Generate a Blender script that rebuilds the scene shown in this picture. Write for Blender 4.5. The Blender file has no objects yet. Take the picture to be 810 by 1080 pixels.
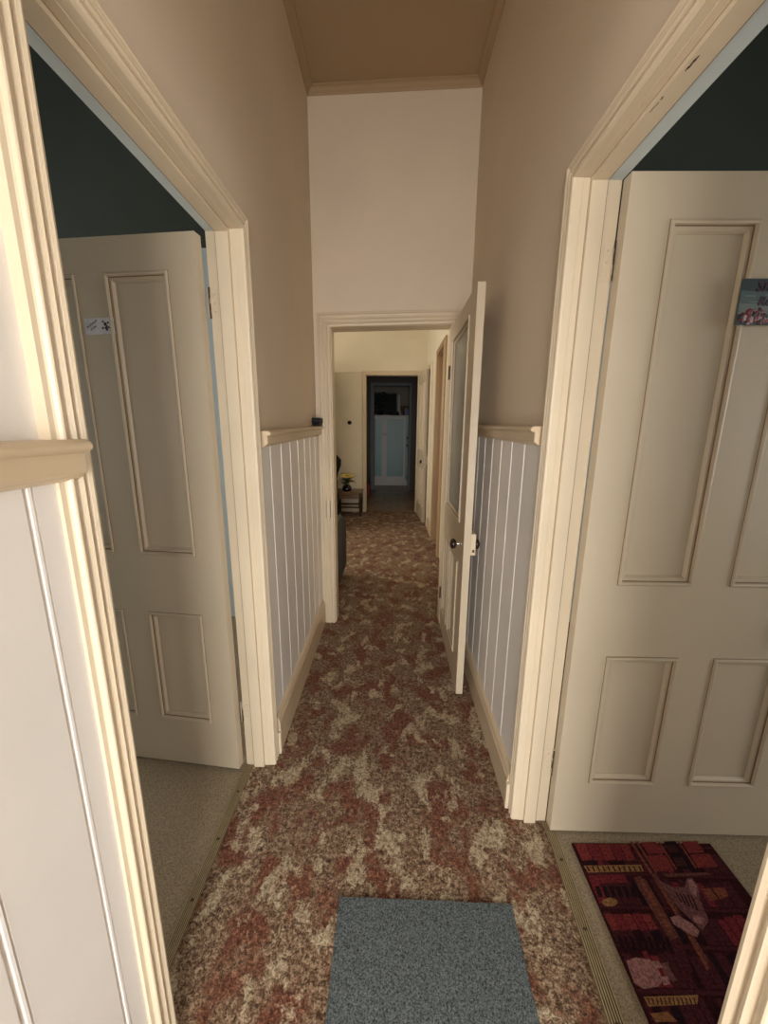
import bpy, bmesh, math, random
from mathutils import Vector, Matrix
random.seed(7)
S = 1.45                      # all coordinates below are in camera heights; one camera height is 1.45 m
sc = bpy.context.scene
col = sc.collection
PI = math.pi

LP = dict(front=800, upfill=90, left=38, leftf=6, right=32, far=72, kit=.7, world=.4)      # watts
LC = dict(front=(1.0, .98, .955), upfill=(1.0, .91, .79), room=(1.0, .98, .96), leftf=(.88, .94, 1.0), roomr=(1.0, .985, .96), far=(1.0, .93, .82))
EXPO = 0.16

# ------------------------------------------------------------------ materials
def new_mat(name):
    m = bpy.data.materials.new(name); m.use_nodes = True
    nt = m.node_tree; b = nt.nodes['Principled BSDF']
    return m, nt, b
def N(nt, t, **kw):
    n = nt.nodes.new(t)
    for k, v in kw.items():
        if k in n.inputs: n.inputs[k].default_value = v
        else: setattr(n, k, v)
    return n
def coords(nt):
    return nt.nodes.new('ShaderNodeTexCoord').outputs['Object']
def ramp(nt, fac, stops):
    r = nt.nodes.new('ShaderNodeValToRGB'); e = r.color_ramp.elements
    while len(e) < len(stops): e.new(0.5)
    for i, (p, c) in enumerate(stops):
        e[i].position = p; e[i].color = (*c, 1)
    nt.links.new(fac, r.inputs[0]); return r
def paint(name, c, rough=.45, var=.05, bump=.05, scale=30, spec=.5, spots=None):
    """brushed paint: slight colour variation, brush bump, optional dirt specks"""
    m, nt, b = new_mat(name); L = nt.links
    co = coords(nt)
    n = N(nt, 'ShaderNodeTexNoise', Scale=scale*.12, Detail=5.0); L.new(co, n.inputs['Vector'])
    c2 = tuple(x*(1-var*2) for x in c); c1 = tuple(min(1, x*(1+var)) for x in c)
    r = ramp(nt, n.outputs['Fac'], [(.3, c2), (.7, c1)])
    out = r.outputs[0]
    if spots:
        v = N(nt, 'ShaderNodeTexNoise', Scale=spots[1], Detail=6.0, Roughness=.7); L.new(co, v.inputs['Vector'])
        rr = ramp(nt, v.outputs['Fac'], [(spots[2], (0, 0, 0)), (spots[2]+.04, (1, 1, 1))])
        mx = N(nt, 'ShaderNodeMix', data_type='RGBA'); L.new(rr.outputs[0], mx.inputs[0]); L.new(out, mx.inputs[6]); mx.inputs[7].default_value = (*spots[0], 1)
        out = mx.outputs[2]
    L.new(out, b.inputs['Base Color'])
    b.inputs['Roughness'].default_value = rough; b.inputs['Specular IOR Level'].default_value = spec
    n2 = N(nt, 'ShaderNodeTexNoise', Scale=scale*2.5, Detail=6.0); L.new(co, n2.inputs['Vector'])
    bp = N(nt, 'ShaderNodeBump', Strength=bump, Distance=.004); L.new(n2.outputs['Fac'], bp.inputs['Height']); L.new(bp.outputs[0], b.inputs['Normal'])
    return m
def plain(name, c, rough=.5, metal=0., spec=.5):
    m, nt, b = new_mat(name)
    co = coords(nt); n = N(nt, 'ShaderNodeTexNoise', Scale=40.0, Detail=3.0); nt.links.new(co, n.inputs['Vector'])
    r = ramp(nt, n.outputs['Fac'], [(.3, tuple(x*.88 for x in c)), (.7, tuple(min(1, x*1.08) for x in c))])
    nt.links.new(r.outputs[0], b.inputs['Base Color'])
    b.inputs['Roughness'].default_value = rough; b.inputs['Metallic'].default_value = metal; b.inputs['Specular IOR Level'].default_value = spec
    return m
def hall_carpet():
    m, nt, b = new_mat('hall_carpet'); L = nt.links
    co = coords(nt)
    def noise(scale, detail, rough, dist=0., off=0., stretch=None):
        mp = N(nt, 'ShaderNodeMapping'); mp.inputs['Location'].default_value = (off, off*1.7, 0)
        if stretch: mp.inputs['Scale'].default_value = stretch[0]; mp.inputs['Rotation'].default_value = (0, 0, stretch[1])
        L.new(co, mp.inputs[0])
        n = N(nt, 'ShaderNodeTexNoise', Scale=scale, Detail=detail, Roughness=rough, Distortion=dist); L.new(mp.outputs[0], n.inputs['Vector']); return n.outputs['Fac']
    def mix(fac, a, bb):
        x = N(nt, 'ShaderNodeMix', data_type='RGBA'); L.new(fac, x.inputs[0])
        for s, i in ((a, 6), (bb, 7)):
            if isinstance(s, tuple): x.inputs[i].default_value = (*s, 1)
            else: L.new(s, x.inputs[i])
        return x.outputs[2]
    f1 = noise(70, 4, .8, .6); f2 = noise(170, 2, .6)
    ad = N(nt, 'ShaderNodeMath', operation='MULTIPLY_ADD'); L.new(f2, ad.inputs[0]); ad.inputs[1].default_value = .45; L.new(f1, ad.inputs[2])
    sm = N(nt, 'ShaderNodeMath', operation='SUBTRACT'); L.new(ad.outputs[0], sm.inputs[0]); sm.inputs[1].default_value = .225
    sp = sm.outputs[0]                                            # tuft speckle
    base = ramp(nt, sp, [(.36, CARPET['dark']), (.50, CARPET['brown']), (.66, CARPET['beige'])]).outputs[0]
    rustc = ramp(nt, sp, [(.34, CARPET['rustd']), (.52, CARPET['rust']), (.70, CARPET['rustl'])]).outputs[0]
    creamc = ramp(nt, sp, [(.32, CARPET['creamd']), (.48, CARPET['cream']), (.62, CARPET['creaml'])]).outputs[0]
    # the speckle frays the edges of the coloured patches
    def patch(fac, lo, hi, top):
        q = N(nt, 'ShaderNodeMath', operation='MULTIPLY_ADD'); L.new(sp, q.inputs[0]); q.inputs[1].default_value = .16; L.new(fac, q.inputs[2])
        return ramp(nt, q.outputs[0], [(lo, (0, 0, 0)), (hi, (top,)*3)]).outputs[0]
    rf = patch(noise(8.5, 3, .6, .3, 3.1, ((1, .8, 1), .3)), .57, .655, .92)
    cf = patch(noise(9.5, 3, .6, .3, 9.3, ((1.15, .8, 1), -.5)), .625, .70, .84)
    c = mix(rf, base, rustc); c = mix(cf, c, creamc)
    L.new(c, b.inputs['Base Color']); b.inputs['Roughness'].default_value = .95; b.inputs['Specular IOR Level'].default_value = .1
    b.inputs['Sheen Weight'].default_value = .08
    bp = N(nt, 'ShaderNodeBump', Strength=.9, Distance=.008); L.new(sp, bp.inputs['Height']); L.new(bp.outputs[0], b.inputs['Normal'])
    return m
def fuzzy(name, c, scale=220, lo=.6, hi=1.35, bump=.5):
    m, nt, b = new_mat(name); L = nt.links; co = coords(nt)
    n = N(nt, 'ShaderNodeTexNoise', Scale=scale, Detail=3.0, Roughness=.7); L.new(co, n.inputs['Vector'])
    r = ramp(nt, n.outputs['Fac'], [(.32, tuple(x*lo for x in c)), (.68, tuple(min(1, x*hi) for x in c))])
    L.new(r.outputs[0], b.inputs['Base Color']); b.inputs['Roughness'].default_value = .95; b.inputs['Specular IOR Level'].default_value = .08
    bp = N(nt, 'ShaderNodeBump', Strength=bump, Distance=.003); L.new(n.outputs['Fac'], bp.inputs['Height']); L.new(bp.outputs[0], b.inputs['Normal'])
    return m
def wood(name, c1, c2, rough=.4):
    m, nt, b = new_mat(name); L = nt.links; co = coords(nt)
    mp = N(nt, 'ShaderNodeMapping'); mp.inputs['Scale'].default_value = (1, 9, 9); L.new(co, mp.inputs[0])
    n = N(nt, 'ShaderNodeTexNoise', Scale=6.0, Detail=6.0, Distortion=.6); L.new(mp.outputs[0], n.inputs['Vector'])
    r = ramp(nt, n.outputs['Fac'], [(.3, c1), (.7, c2)]); L.new(r.outputs[0], b.inputs['Base Color']); b.inputs['Roughness'].default_value = rough
    return m
def lino():
    m, nt, b = new_mat('kitchen_lino'); L = nt.links; co = coords(nt)
    br = N(nt, 'ShaderNodeTexBrick', Scale=1.0); br.offset = .5
    br.inputs['Brick Width'].default_value = .3; br.inputs['Row Height'].default_value = .3; br.inputs['Mortar Size'].default_value = .006
    br.inputs['Color1'].default_value = (.28, .175, .09, 1); br.inputs['Color2'].default_value = (.40, .28, .15, 1); br.inputs['Mortar'].default_value = (.12, .08, .05, 1)
    L.new(co, br.inputs['Vector'])
    L.new(br.outputs[0], b.inputs['Base Color']); b.inputs['Roughness'].default_value = .35
    return m
def glass_mat():
    m, nt, b = new_mat('obscure_glass'); L = nt.links; co = coords(nt)
    b.inputs['Base Color'].default_value = (.66, .65, .59, 1); b.inputs['Transmission Weight'].default_value = .75
    b.inputs['Roughness'].default_value = .38; b.inputs['IOR'].default_value = 1.45
    n = N(nt, 'ShaderNodeTexNoise', Scale=90.0, Detail=2.0); L.new(co, n.inputs['Vector'])
    bp = N(nt, 'ShaderNodeBump', Strength=.35, Distance=.003); L.new(n.outputs['Fac'], bp.inputs['Height']); L.new(bp.outputs[0], b.inputs['Normal'])
    return m

CARPET = dict(dark=(.048, .026, .012), brown=(.18, .105, .060), beige=(.42, .31, .20),
              rustd=(.055, .018, .009), rust=(.145, .050, .027), rustl=(.34, .145, .08),
              creamd=(.15, .098, .050), cream=(.36, .275, .168), creaml=(.57, .47, .32))
M = dict(
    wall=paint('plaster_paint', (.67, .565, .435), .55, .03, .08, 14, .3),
    farwall=paint('cream_plaster', (.72, .65, .50), .6, .03, .08, 14, .3),
    boards=paint('board_paint', (.79, .75, .70), .33, .03, .05, 20, .5, ((.45, .38, .28), 9.0, .735)),
    trim=paint('cream_gloss', (.66, .55, .395), .36, .04, .06, 24, .5, ((.33, .22, .11), 13.0, .74)),
    tan=paint('tan_gloss', (.59, .465, .31), .36, .04, .06, 24, .5, ((.33, .22, .11), 13.0, .74)),
    door=paint('door_gloss', (.57, .475, .345), .38, .03, .05, 18, .5, ((.42, .32, .2), 9.0, .76)),
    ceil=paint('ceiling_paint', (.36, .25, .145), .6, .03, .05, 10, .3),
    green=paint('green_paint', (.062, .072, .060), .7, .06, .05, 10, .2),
    paleblue=paint('pale_blue_paint_and_daylight', (.60, .68, .70), .6, .04, .05, 10, .3),
    carpet=hall_carpet(),
    greige=fuzzy('room_carpet', (.30, .235, .155)),
    tile=fuzzy('blue_grey_carpet', (.064, .072, .071), 240, .2, 2.6, .8),
    strip=plain('brass_strip', (.40, .31, .17), .5, .2),
    crack_crevice=plain('paint_crack_and_crevice', (.20, .13, .075), .8), brownd=paint('brown_varnish', (.40, .27, .15), .4, .08, .04, 10), groove=plain('strip_groove', (.085, .06, .03), .7),
    chip=plain('bare_timber', (.06, .04, .025), .8),
    black=plain('black_plastic', (.006, .006, .007), .6, 0., .25),
    bake=plain('brown_bakelite', (.022, .009, .007), .22),
    steel=plain('chrome', (.7, .68, .65), .22, 1.),
    glass=glass_mat(),
    grey=fuzzy('sofa_grey_fabric', (.07, .07, .066), 160, .75, 1.25, .3),
    leather=plain('black_leather', (.007, .006, .006), .6, 0., .2),
    dwood=wood('dark_wood', (.018, .010, .006), (.05, .026, .014), .35),
    mwood=wood('brown_wood', (.13, .07, .03), (.26, .15, .07), .35),
    vase=plain('dark_glaze', (.010, .010, .022), .15),
    leaf=plain('leaf_green', (.020, .045, .016), .5), pleaf=plain('pale_leaf', (.10, .13, .09), .5),
    yellow=plain('yellow_petal', (.75, .58, .09), .6), yell2=plain('pale_yellow_petal', (.78, .68, .30), .6), orange=plain('flower_heart', (.6, .28, .03), .6),
    cabw=paint('cupboard_white', (.62, .62, .58), .4, .03, .03, 15), teal=paint('cupboard_teal', (.20, .36, .37), .35, .05, .03, 10),
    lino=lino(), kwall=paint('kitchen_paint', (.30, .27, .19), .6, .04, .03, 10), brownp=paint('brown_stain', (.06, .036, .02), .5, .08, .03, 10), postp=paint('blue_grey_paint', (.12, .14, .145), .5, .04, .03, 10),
    blue=plain('deep_blue', (.02, .02, .25), .4), red=plain('dull_red', (.2, .03, .025), .6), cloth=plain('pale_cloth', (.5, .56, .6), .8), wick=plain('wicker', (.16, .10, .045), .8),
    white=plain('sign_white', (.62, .60, .62), .35), ink=plain('dark_ink', (.035, .022, .032), .6),
    plum=plain('plum_ink', (.05, .006, .03), .5), teal1=plain('sign_teal', (.075, .115, .115), .5), teal2=plain('sign_teal_light', (.15, .185, .175), .5), teal3=plain('sign_teal_dark', (.028, .045, .050), .5),
    pink=plain('rose_red', (.20, .03, .045), .5), pink2=plain('rose_white', (.36, .30, .30), .5), mirror=plain('pale_metal', (.5, .5, .46), .4),
    rug=fuzzy('rug_maroon', (0.0288, 0.0058, 0.0072), 150, .4, 1.6, .3),
    r_red=fuzzy('rug_red', (0.1242, 0.0173, 0.0216), 150, .4, 1.6, .3), r_red2=fuzzy('rug_brick_red', (0.1507, 0.0252, 0.0234), 150, .4, 1.6, .3),
    r_gold=fuzzy('rug_gold', (0.2160, 0.1080, 0.0432), 150, .4, 1.6, .3), r_gold2=fuzzy('rug_tan', (0.1728, 0.0720, 0.0324), 150, .4, 1.6, .3), r_dark=fuzzy('rug_dark', (0.0216, 0.0050, 0.0065), 150, .4, 1.6, .3),
    r_wine=fuzzy('rug_wine', (0.0158, 0.0058, 0.0086), 150, .4, 1.6, .3), r_wine2=fuzzy('rug_plum', (0.0504, 0.0115, 0.0144), 150, .4, 1.6, .3),
    r_brick=fuzzy('rug_rust', (0.1512, 0.0432, 0.0245), 150, .4, 1.6, .3), r_brown=fuzzy('rug_brown', (0.1035, 0.0347, 0.0264), 150, .4, 1.6, .3),
    r_cat=fuzzy('rug_pink_grey', (0.2430, 0.1118, 0.1021), 150, .4, 1.6, .3), r_cat2=fuzzy('rug_tabby', (0.1215, 0.0486, 0.0467), 150, .4, 1.6, .3),
)

# ------------------------------------------------------------------ mesh building
class MB:
    def __init__(s): s.v = []; s.f = []; s.m = []; s.sm = []
    def add(s, vs, fs, mi=0, smooth=False):
        o = len(s.v); s.v += [tuple(p) for p in vs]; s.f += [tuple(i+o for i in f) for f in fs]
        s.m += [mi]*len(fs); s.sm += [smooth]*len(fs); return s
    def box(s, x0, x1, y0, y1, z0, z1, mi=0):
        x0, x1 = sorted((x0, x1)); y0, y1 = sorted((y0, y1)); z0, z1 = sorted((z0, z1))
        v = [(x0,y0,z0),(x1,y0,z0),(x1,y1,z0),(x0,y1,z0),(x0,y0,z1),(x1,y0,z1),(x1,y1,z1),(x0,y1,z1)]
        return s.add(v, [(0,3,2,1),(4,5,6,7),(0,1,5,4),(1,2,6,5),(2,3,7,6),(3,0,4,7)], mi)
    def hexa(s, v, mi=0):           # eight corners, bottom ring then top ring
        return s.add(v, [(0,3,2,1),(4,5,6,7),(0,1,5,4),(1,2,6,5),(2,3,7,6),(3,0,4,7)], mi)
    def loft(s, rings, mi=0, closed=True, caps=True, smooth=False):
        n = len(rings[0]); vs = [p for r in rings for p in r]; fs = []
        for i in range(len(rings)-1):
            for j in range(n if closed else n-1):
                k = (j+1) % n; fs.append((i*n+j, i*n+k, (i+1)*n+k, (i+1)*n+j))
        s.add(vs, fs, mi, smooth)
        if caps and closed:
            s.add(rings[0], [tuple(range(n))[::-1]], mi); s.add(rings[-1], [tuple(range(n))], mi)
        return s
    def lathe(s, prof, c=(0,0,0), axis='Z', n=24, mi=0, smooth=True):
        rings = []
        for r, h in prof:
            ring = []
            for k in range(n):
                a = 2*PI*k/n; p, q = r*math.cos(a), r*math.sin(a)
                ring.append({'Z': (c[0]+p, c[1]+q, c[2]+h), 'X': (c[0]+h, c[1]+p, c[2]+q), 'Y': (c[0]+p, c[1]+h, c[2]+q)}[axis])
            rings.append(ring)
        return s.loft(rings, mi, True, True, smooth)
    def tube(s, pts, r, n=8, mi=0):
        rings = []
        pts = [Vector(p) for p in pts]
        for i, p in enumerate(pts):
            t = (pts[min(i+1, len(pts)-1)]-pts[max(i-1, 0)]).normalized()
            a = t.orthogonal().normalized(); b = t.cross(a)
            rr = r[i] if isinstance(r, (list, tuple)) else r
            rings.append([tuple(p+a*rr*math.cos(2*PI*k/n)+b*rr*math.sin(2*PI*k/n)) for k in range(n)])
        return s.loft(rings, mi, True, True, True)
    def ball(s, c, r, n=12, mi=0, sx=1, sy=1, sz=1):
        rings = []
        for i in range(1, n):
            t = PI*i/n
            rings.append([(c[0]+sx*r*math.sin(t)*math.cos(2*PI*k/n), c[1]+sy*r*math.sin(t)*math.sin(2*PI*k/n), c[2]-sz*r*math.cos(t)) for k in range(n)])
        return s.loft(rings, mi, True, True, True)
    def build(s, name, mats, parent=None, bevel=0., seg=2, loc=(0,0,0)):
        me = bpy.data.meshes.new(name)
        me.from_pydata([tuple(c*S for c in p) for p in s.v], [], s.f)
        for m in (mats if isinstance(mats, (list, tuple)) else [mats]): me.materials.append(m)
        for p, mi, sm in zip(me.polygons, s.m, s.sm): p.material_index = mi; p.use_smooth = sm
        bm = bmesh.new(); bm.from_mesh(me)
        bmesh.ops.remove_doubles(bm, verts=bm.verts, dist=1e-6)
        bmesh.ops.recalc_face_normals(bm, faces=bm.faces); bm.to_mesh(me); bm.free()
        o = bpy.data.objects.new(name, me); col.objects.link(o)
        o.location = tuple(c*S for c in loc)
        if parent: o.parent = parent
        if bevel:
            b = o.modifiers.new('bevel', 'BEVEL'); b.width = bevel*S; b.segments = seg; b.limit_method = 'ANGLE'; b.angle_limit = math.radians(40)
        return o
def thing(name, label, cat, loc=(0,0,0), rz=0., group=None, kind=None):
    o = bpy.data.objects.new(name, None); col.objects.link(o)
    o.empty_display_size = .1
    o.location = tuple(c*S for c in loc); o.rotation_euler = (0, 0, rz)
    return tag(o, label, cat, group, kind)
def tag(o, label=None, cat=None, group=None, kind=None):
    if label: o['label'] = label
    if cat: o['category'] = cat
    if group: o['group'] = group
    if kind: o['kind'] = kind
    return o
def struct(o, label=None): return tag(o, label, kind='structure')
def text_mesh(txt, size, shear=0.):
    cu = bpy.data.curves.new('lettering', 'FONT'); cu.body = txt; cu.size = size; cu.shear = shear; cu.align_x = 'CENTER'; cu.align_y = 'CENTER'; cu.extrude = .0003; cu.offset = size*.012
    o = bpy.data.objects.new('lettering', cu); col.objects.link(o)
    dg = bpy.context.evaluated_depsgraph_get(); dg.update()
    me = bpy.data.meshes.new_from_object(o.evaluated_get(dg)); bpy.data.objects.remove(o); bpy.data.curves.remove(cu)
    return me

# ------------------------------------------------------------------ constants of the place (camera heights; floor z = 0)
LW, LB = -.357, -.348          # left wall plaster and boarding faces
RW, RB = .345, .335            # right wall
LR, RR = -.425, .415           # room-side faces of those walls
LY = (.435, .971); RY = (.272, .822)    # door openings along the hall
LH, RH = 1.434, 1.450          # jamb heads
Y0, YE, YE2 = -.95, 1.865, 1.935
CZ = 2.345                     # ceiling height
def cz(x): return CZ+.037*x

# ------------------------------------------------------------------ walls
def wall_with_door(name, xa, xb, y0, y1, zt, mats):
    m = MB()
    m.box(xa, xb, Y0, y0-.006, 0, 2.42, 1); m.box(xa, xb, y1+.006, YE2, 0, 2.42); m.box(xa, xb, y0-.006, y1+.006, zt+.006, 2.42)
    return struct(m.build(name, mats))
wall_with_door('wall_left', LW, LR, LY[0], LY[1], LH, [M['wall'], M['boards']])
wall_with_door('wall_right', RW, RR, RY[0], RY[1], RH, [M['wall'], M['boards']])
EX0, EX1, EH = -.277, .262, 1.444
m = MB(); m.box(LW, EX0-.006, YE, YE2, 0, 2.42); m.box(EX1+.006, RW, YE, YE2, 0, 2.42); m.box(EX0-.006, EX1+.006, YE, YE2, EH+.012, 2.42)
struct(m.build('wall_end', M['wall']))
m = MB(); m.box(LR, -.30, Y0-.07, Y0, 0, 2.42); m.box(.30, RR, Y0-.07, Y0, 0, 2.42); m.box(-.30, .30, Y0-.07, Y0, 1.42, 2.42)
struct(m.build('wall_front', M['wall']))
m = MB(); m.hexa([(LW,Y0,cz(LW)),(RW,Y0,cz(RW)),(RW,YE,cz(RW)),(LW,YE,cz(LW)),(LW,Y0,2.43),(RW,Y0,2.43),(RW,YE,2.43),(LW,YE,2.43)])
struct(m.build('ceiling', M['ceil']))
# cornice: a small moulding along the two sides and the end
cp = [(0,0),(0,-.026),(.003,-.026),(.006,-.021),(.011,-.017),(.016,-.011),(.021,-.008),(.026,-.007),(.026,0)]
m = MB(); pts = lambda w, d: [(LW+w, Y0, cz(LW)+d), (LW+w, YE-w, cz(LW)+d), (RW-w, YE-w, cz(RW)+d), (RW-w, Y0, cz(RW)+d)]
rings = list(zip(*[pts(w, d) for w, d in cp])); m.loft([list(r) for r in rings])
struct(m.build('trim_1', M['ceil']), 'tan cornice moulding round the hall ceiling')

# floors
m = MB(); m.box(LR+.008, RR-.010, Y0, YE2, -.03, 0); m.box(-2.3, .44, YE2, 4.655, -.03, 0)
struct(m.build('floor', M['carpet']))
m = MB(); m.box(-2.6, LR+.008, Y0, 1.92, -.03, -.001); struct(m.build('floor_left', M['greige']))
m = MB(); m.box(RR-.010, 2.6, Y0, 1.92, -.03, -.001); struct(m.build('floor_right', M['greige']))
m = MB(); m.box(-1.2, 1.0, 4.655, 7.3, -.03, -.001); struct(m.build('floor_far', M['lino']))

# boarding below the dado, with bright beaded joints
def boarding(name, x, n, y0, y1, joints, z0, z1):
    w, d = .0045, .0045
    pr = [(y0, 0)]
    for j in sorted(joints):
        pr += [(j-w, 0), (j-w*.35, -d), (j-w*.1, -d), (j+w*.15, .0005), (j+w*.8, .0008), (j+w*1.1, -d*.8), (j+w*1.5, 0)]
    pr += [(y1, 0)]
    m = MB(); back = x-n*.008
    ring = [(x+n*d_, y) for y, d_ in pr]+[(back, y1), (back, y0)]
    m.loft([[(a, b, z0) for a, b in ring], [(a, b, z1) for a, b in ring]])
    return struct(m.build(name, M['boards']))
boarding('trim_2', LB, 1, Y0, .398, [.357-.103*k for k in range(8)], 0, .958)
boarding('trim_3', LB, 1, 1.010, YE, [1.112, 1.222, 1.333, 1.444, 1.554, 1.662, 1.770], 0, .962)
boarding('trim_4', RB, -1, .856, YE, [.985, 1.088, 1.191, 1.294, 1.397, 1.500, 1.603, 1.706, 1.80], 0, .978)
boarding('trim_5', RB, -1, Y0, .236, [.180-.103*k for k in range(6)], 0, .972)

# dado rail: rounded cap over a fascia and a bead
def dado(name, x, n, y0, y1, za, zb, k=1.0):
    pr = [(0,0),(.030,0),(.035,-.003),(.037,-.007),(.035,-.011),(.030,-.013),(.0265,-.013),(.0265,-.034),(.0255,-.036),(.022,-.0365),(.021,-.039),(.014,-.043),(.010,-.044),(0,-.044)]
    m = MB()
    m.loft([[(x+n*(a-.008), y0, za+b*k) for a, b in pr], [(x+n*(a-.008), y1, zb+b*k) for a, b in pr]])
    o = m.build(name, M['tan'], bevel=.0015, seg=1); return struct(o)
dado('trim_6', LW+.010, 1, Y0, .412, .982, .986)
dado('trim_7', LW+.010, 1, 1.030, YE-.002, .991, 1.010)
dado('trim_8', RW-.010, -1, .874, YE-.002, 1.008, 1.022)
dado('trim_9', RW-.010, -1, Y0, .236, .998, 1.000)

# skirtings
def skirt(name, x, n, y0, y1, h=.112):
    pr = [(0,0),(.024,0),(.024,h-.022),(.021,h-.018),(.021,h-.010),(.017,h-.004),(.011,h),(0,h)]
    m = MB(); m.loft([[(x+n*(a-.010), y0, z) for a, z in pr], [(x+n*(a-.010), y1, z) for a, z in pr]])
    return struct(m.build(name, M['tan']))
skirt('baseboard_left', LB, 1, 1.024, YE, .125)
skirt('baseboard_right', RB, -1, .862, YE, .108)

# architraves: a moulded frame mitred at the corners, with the jamb lining and door stop behind it
AP = [(0,-.004),(0,.014),(.002,.018),(.006,.0195),(.010,.018),(.012,.014),(.014,.0135),(.0155,.0175),(.019,.0195),(.0225,.0175),(.024,.0145),(.027,.0145),(.029,.0165),(.030,.0185),(.033,.0195),(.035,.0185),(.0365,.0150),(.038,.0135),(.044,.0125),(.044,-.004)]
def architrave(m, fn, a0, a1, z0, z1, prof=AP, k=1.0):
    """fn(a, d, z) gives the point at distance a along the wall, proud by d"""
    for i in range(1):
        rings = [[], [], [], []]
        for w, d in prof:
            w *= k
            rings[0].append(fn(a0-w, d, 0)); rings[1].append(fn(a0-w, d, z0+w)); rings[2].append(fn(a1+w, d, z1+w)); rings[3].append(fn(a1+w, d, 0))
        m.loft(rings)
def side_frame(name, xw, n, xr, ys, h, stopx):
    y0, y1 = ys; m = MB()
    architrave(m, lambda a, d, z: (xw+n*d, a, z), y0-.001, y1+.001, h+.001, h+.001)
    architrave(m, lambda a, d, z: (xr-n*d, a, z), y0-.030, y1+.030, h+.030, h+.030, [(0,-.002),(0,.010),(.006,.014),(.04,.016),(.05,.012),(.05,-.002)])
    xa, xb = xw, xr
    t = .006
    for (ya, yb) in ((y1, y1+t), (y0-t, y0)): m.box(xa, xb, ya, yb, 0, h+t)
    m.box(xa, xb, y0-t, y1+t, h, h+t+.0005)
    s0, s1 = stopx; st = .0075
    room, hall = (s1, s0) if n < 0 else (s0, s1); dr = 1 if n < 0 else -1
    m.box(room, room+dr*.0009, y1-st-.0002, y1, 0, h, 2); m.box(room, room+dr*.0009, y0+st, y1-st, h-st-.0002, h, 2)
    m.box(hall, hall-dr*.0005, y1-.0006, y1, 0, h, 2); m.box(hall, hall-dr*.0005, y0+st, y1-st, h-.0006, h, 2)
    m.box(s0, s1, y1-st, y1, 0, h); m.box(s0, s1, y0, y0+st, 0, h); m.box(s0, s1, y0+st, y1-st, h-st, h)
    e0, e1 = sorted((s1 if n < 0 else s0, xr)); m.box(e0+.0005, e1, y0+.0005, y1-.0005, h-.004, h+.0002, 1)  # pale strip on the head rebate: the room's daylight band put into its colour
    return struct(m.build(name, [M['trim'], M['paleblue'], M['crack_crevice']], bevel=.0010, seg=1))
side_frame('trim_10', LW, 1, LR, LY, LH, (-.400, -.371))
fr = side_frame('trim_11', RW, -1, RR, RY, RH, (.3575, .386))
m = MB(); zc = RH-.0075
for x, y, w, l in ((.3640,.587,.0013,.0085),(.3648,.581,.0010,.005),(.3632,.594,.0009,.004),(.3620,.638,.0011,.003),(.3612,.657,.0006,.006),(.3622,.648,.0006,.004)):
    m.hexa([(x-w,y-l*.6,zc-.0003),(x+w*.5,y-l,zc-.0003),(x+w,y+l*.7,zc-.0003),(x-w*.4,y+l,zc-.0003),(x-w,y-l*.6,zc+.0005),(x+w*.5,y-l,zc+.0005),(x+w,y+l*.7,zc+.0005),(x-w*.4,y+l,zc+.0005)])
m.build('paint_chip', M['chip'], fr)
# end doorway
m = MB(); architrave(m, lambda a, d, z: (a, YE-d, z), EX0-.004, EX1+.004, EH-.004, EH+.013, k=1.38)
t = .006
m.box(EX0-t, EX0, YE-.004, YE2+.01, 0, EH); m.box(EX1, EX1+t, YE-.004, YE2+.01, 0, EH+.012)
m.hexa([(EX0-t,YE-.004,EH-.004),(EX1+t,YE-.004,EH+.011),(EX1+t,YE2+.01,EH+.011),(EX0-t,YE2+.01,EH-.004),(EX0-t,YE-.004,EH+.016),(EX1+t,YE-.004,EH+.016),(EX1+t,YE2+.01,EH+.016),(EX0-t,YE2+.01,EH+.016)])
endframe = struct(m.build('trim_12', M['trim'], bevel=.0010, seg=1))
# strike plate painted over on the end frame
m = MB(); m.box(-.313, -.297, YE-.0235, YE-.019, .565, .655); m.box(-.316, -.294, YE-.0228, YE-.0195, .652, .657); m.box(-.316, -.294, YE-.0228, YE-.0195, .563, .567)
m.build('strike_plate', M['trim'], endframe, bevel=.001, seg=1)
m = MB(); m.box(-.3145, -.2955, YE-.0222, YE-.019, .5635, .6565); m.build('paint_crack_and_crevice', M['chip'], endframe)
# little plinth ends where the skirting meets the architraves
m = MB(); m.box(LB-.002, LB+.0165, 1.012, 1.026, 0, .075); struct(m.build('trim_13', M['trim'], bevel=.002))
m = MB(); m.box(RB+.002, RB-.0165, .852, .866, 0, .078); struct(m.build('trim_14', M['trim'], bevel=.002))

# reeded threshold strips
def reeds(name, x0, x1, y0, y1, x0b=None, x1b=None):
    x0b = x0 if x0b is None else x0b; x1b = x1 if x1b is None else x1b
    m = MB(); n = 6; ra, rb = [], []
    for k in range(n):
        for f, h in ((.0, .001), (.25, .0042), (.75, .0042)):
            q = (k+f)/n; ra.append((x0+(x1-x0)*q, y0, h)); rb.append((x0b+(x1b-x0b)*q, y1, h))
    ra += [(x1, y0, .001), (x1, y0, -.004), (x0, y0, -.004)]; rb += [(x1b, y1, .001), (x1b, y1, -.004), (x0b, y1, -.004)]
    m.loft([ra, rb]); nr = len(ra)
    for k in range(n*3):
        if k % 3 != 1: m.m[k] = 1
    o = struct(m.build(name, [M['strip'], M['groove']]))
    for q in (.12, .36, .6, .84):
        mm = MB(); yy = y0+(y1-y0)*q; xx = (x0+x1)/2+(x0b+x1b-x0-x1)/2*q
        mm.lathe([(.0, 0), (.0035, 0), (.003, .0012), (0, .0016)], (xx, yy, .0042), n=10); mm.build('screw', M['chip'], o)
    return o
reeds('trim_15', -.4275, -.405, LY[0], LY[1]-.008)
reeds('trim_16', .372, .404, RY[0], RY[1]-.010, .409, .433)

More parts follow.
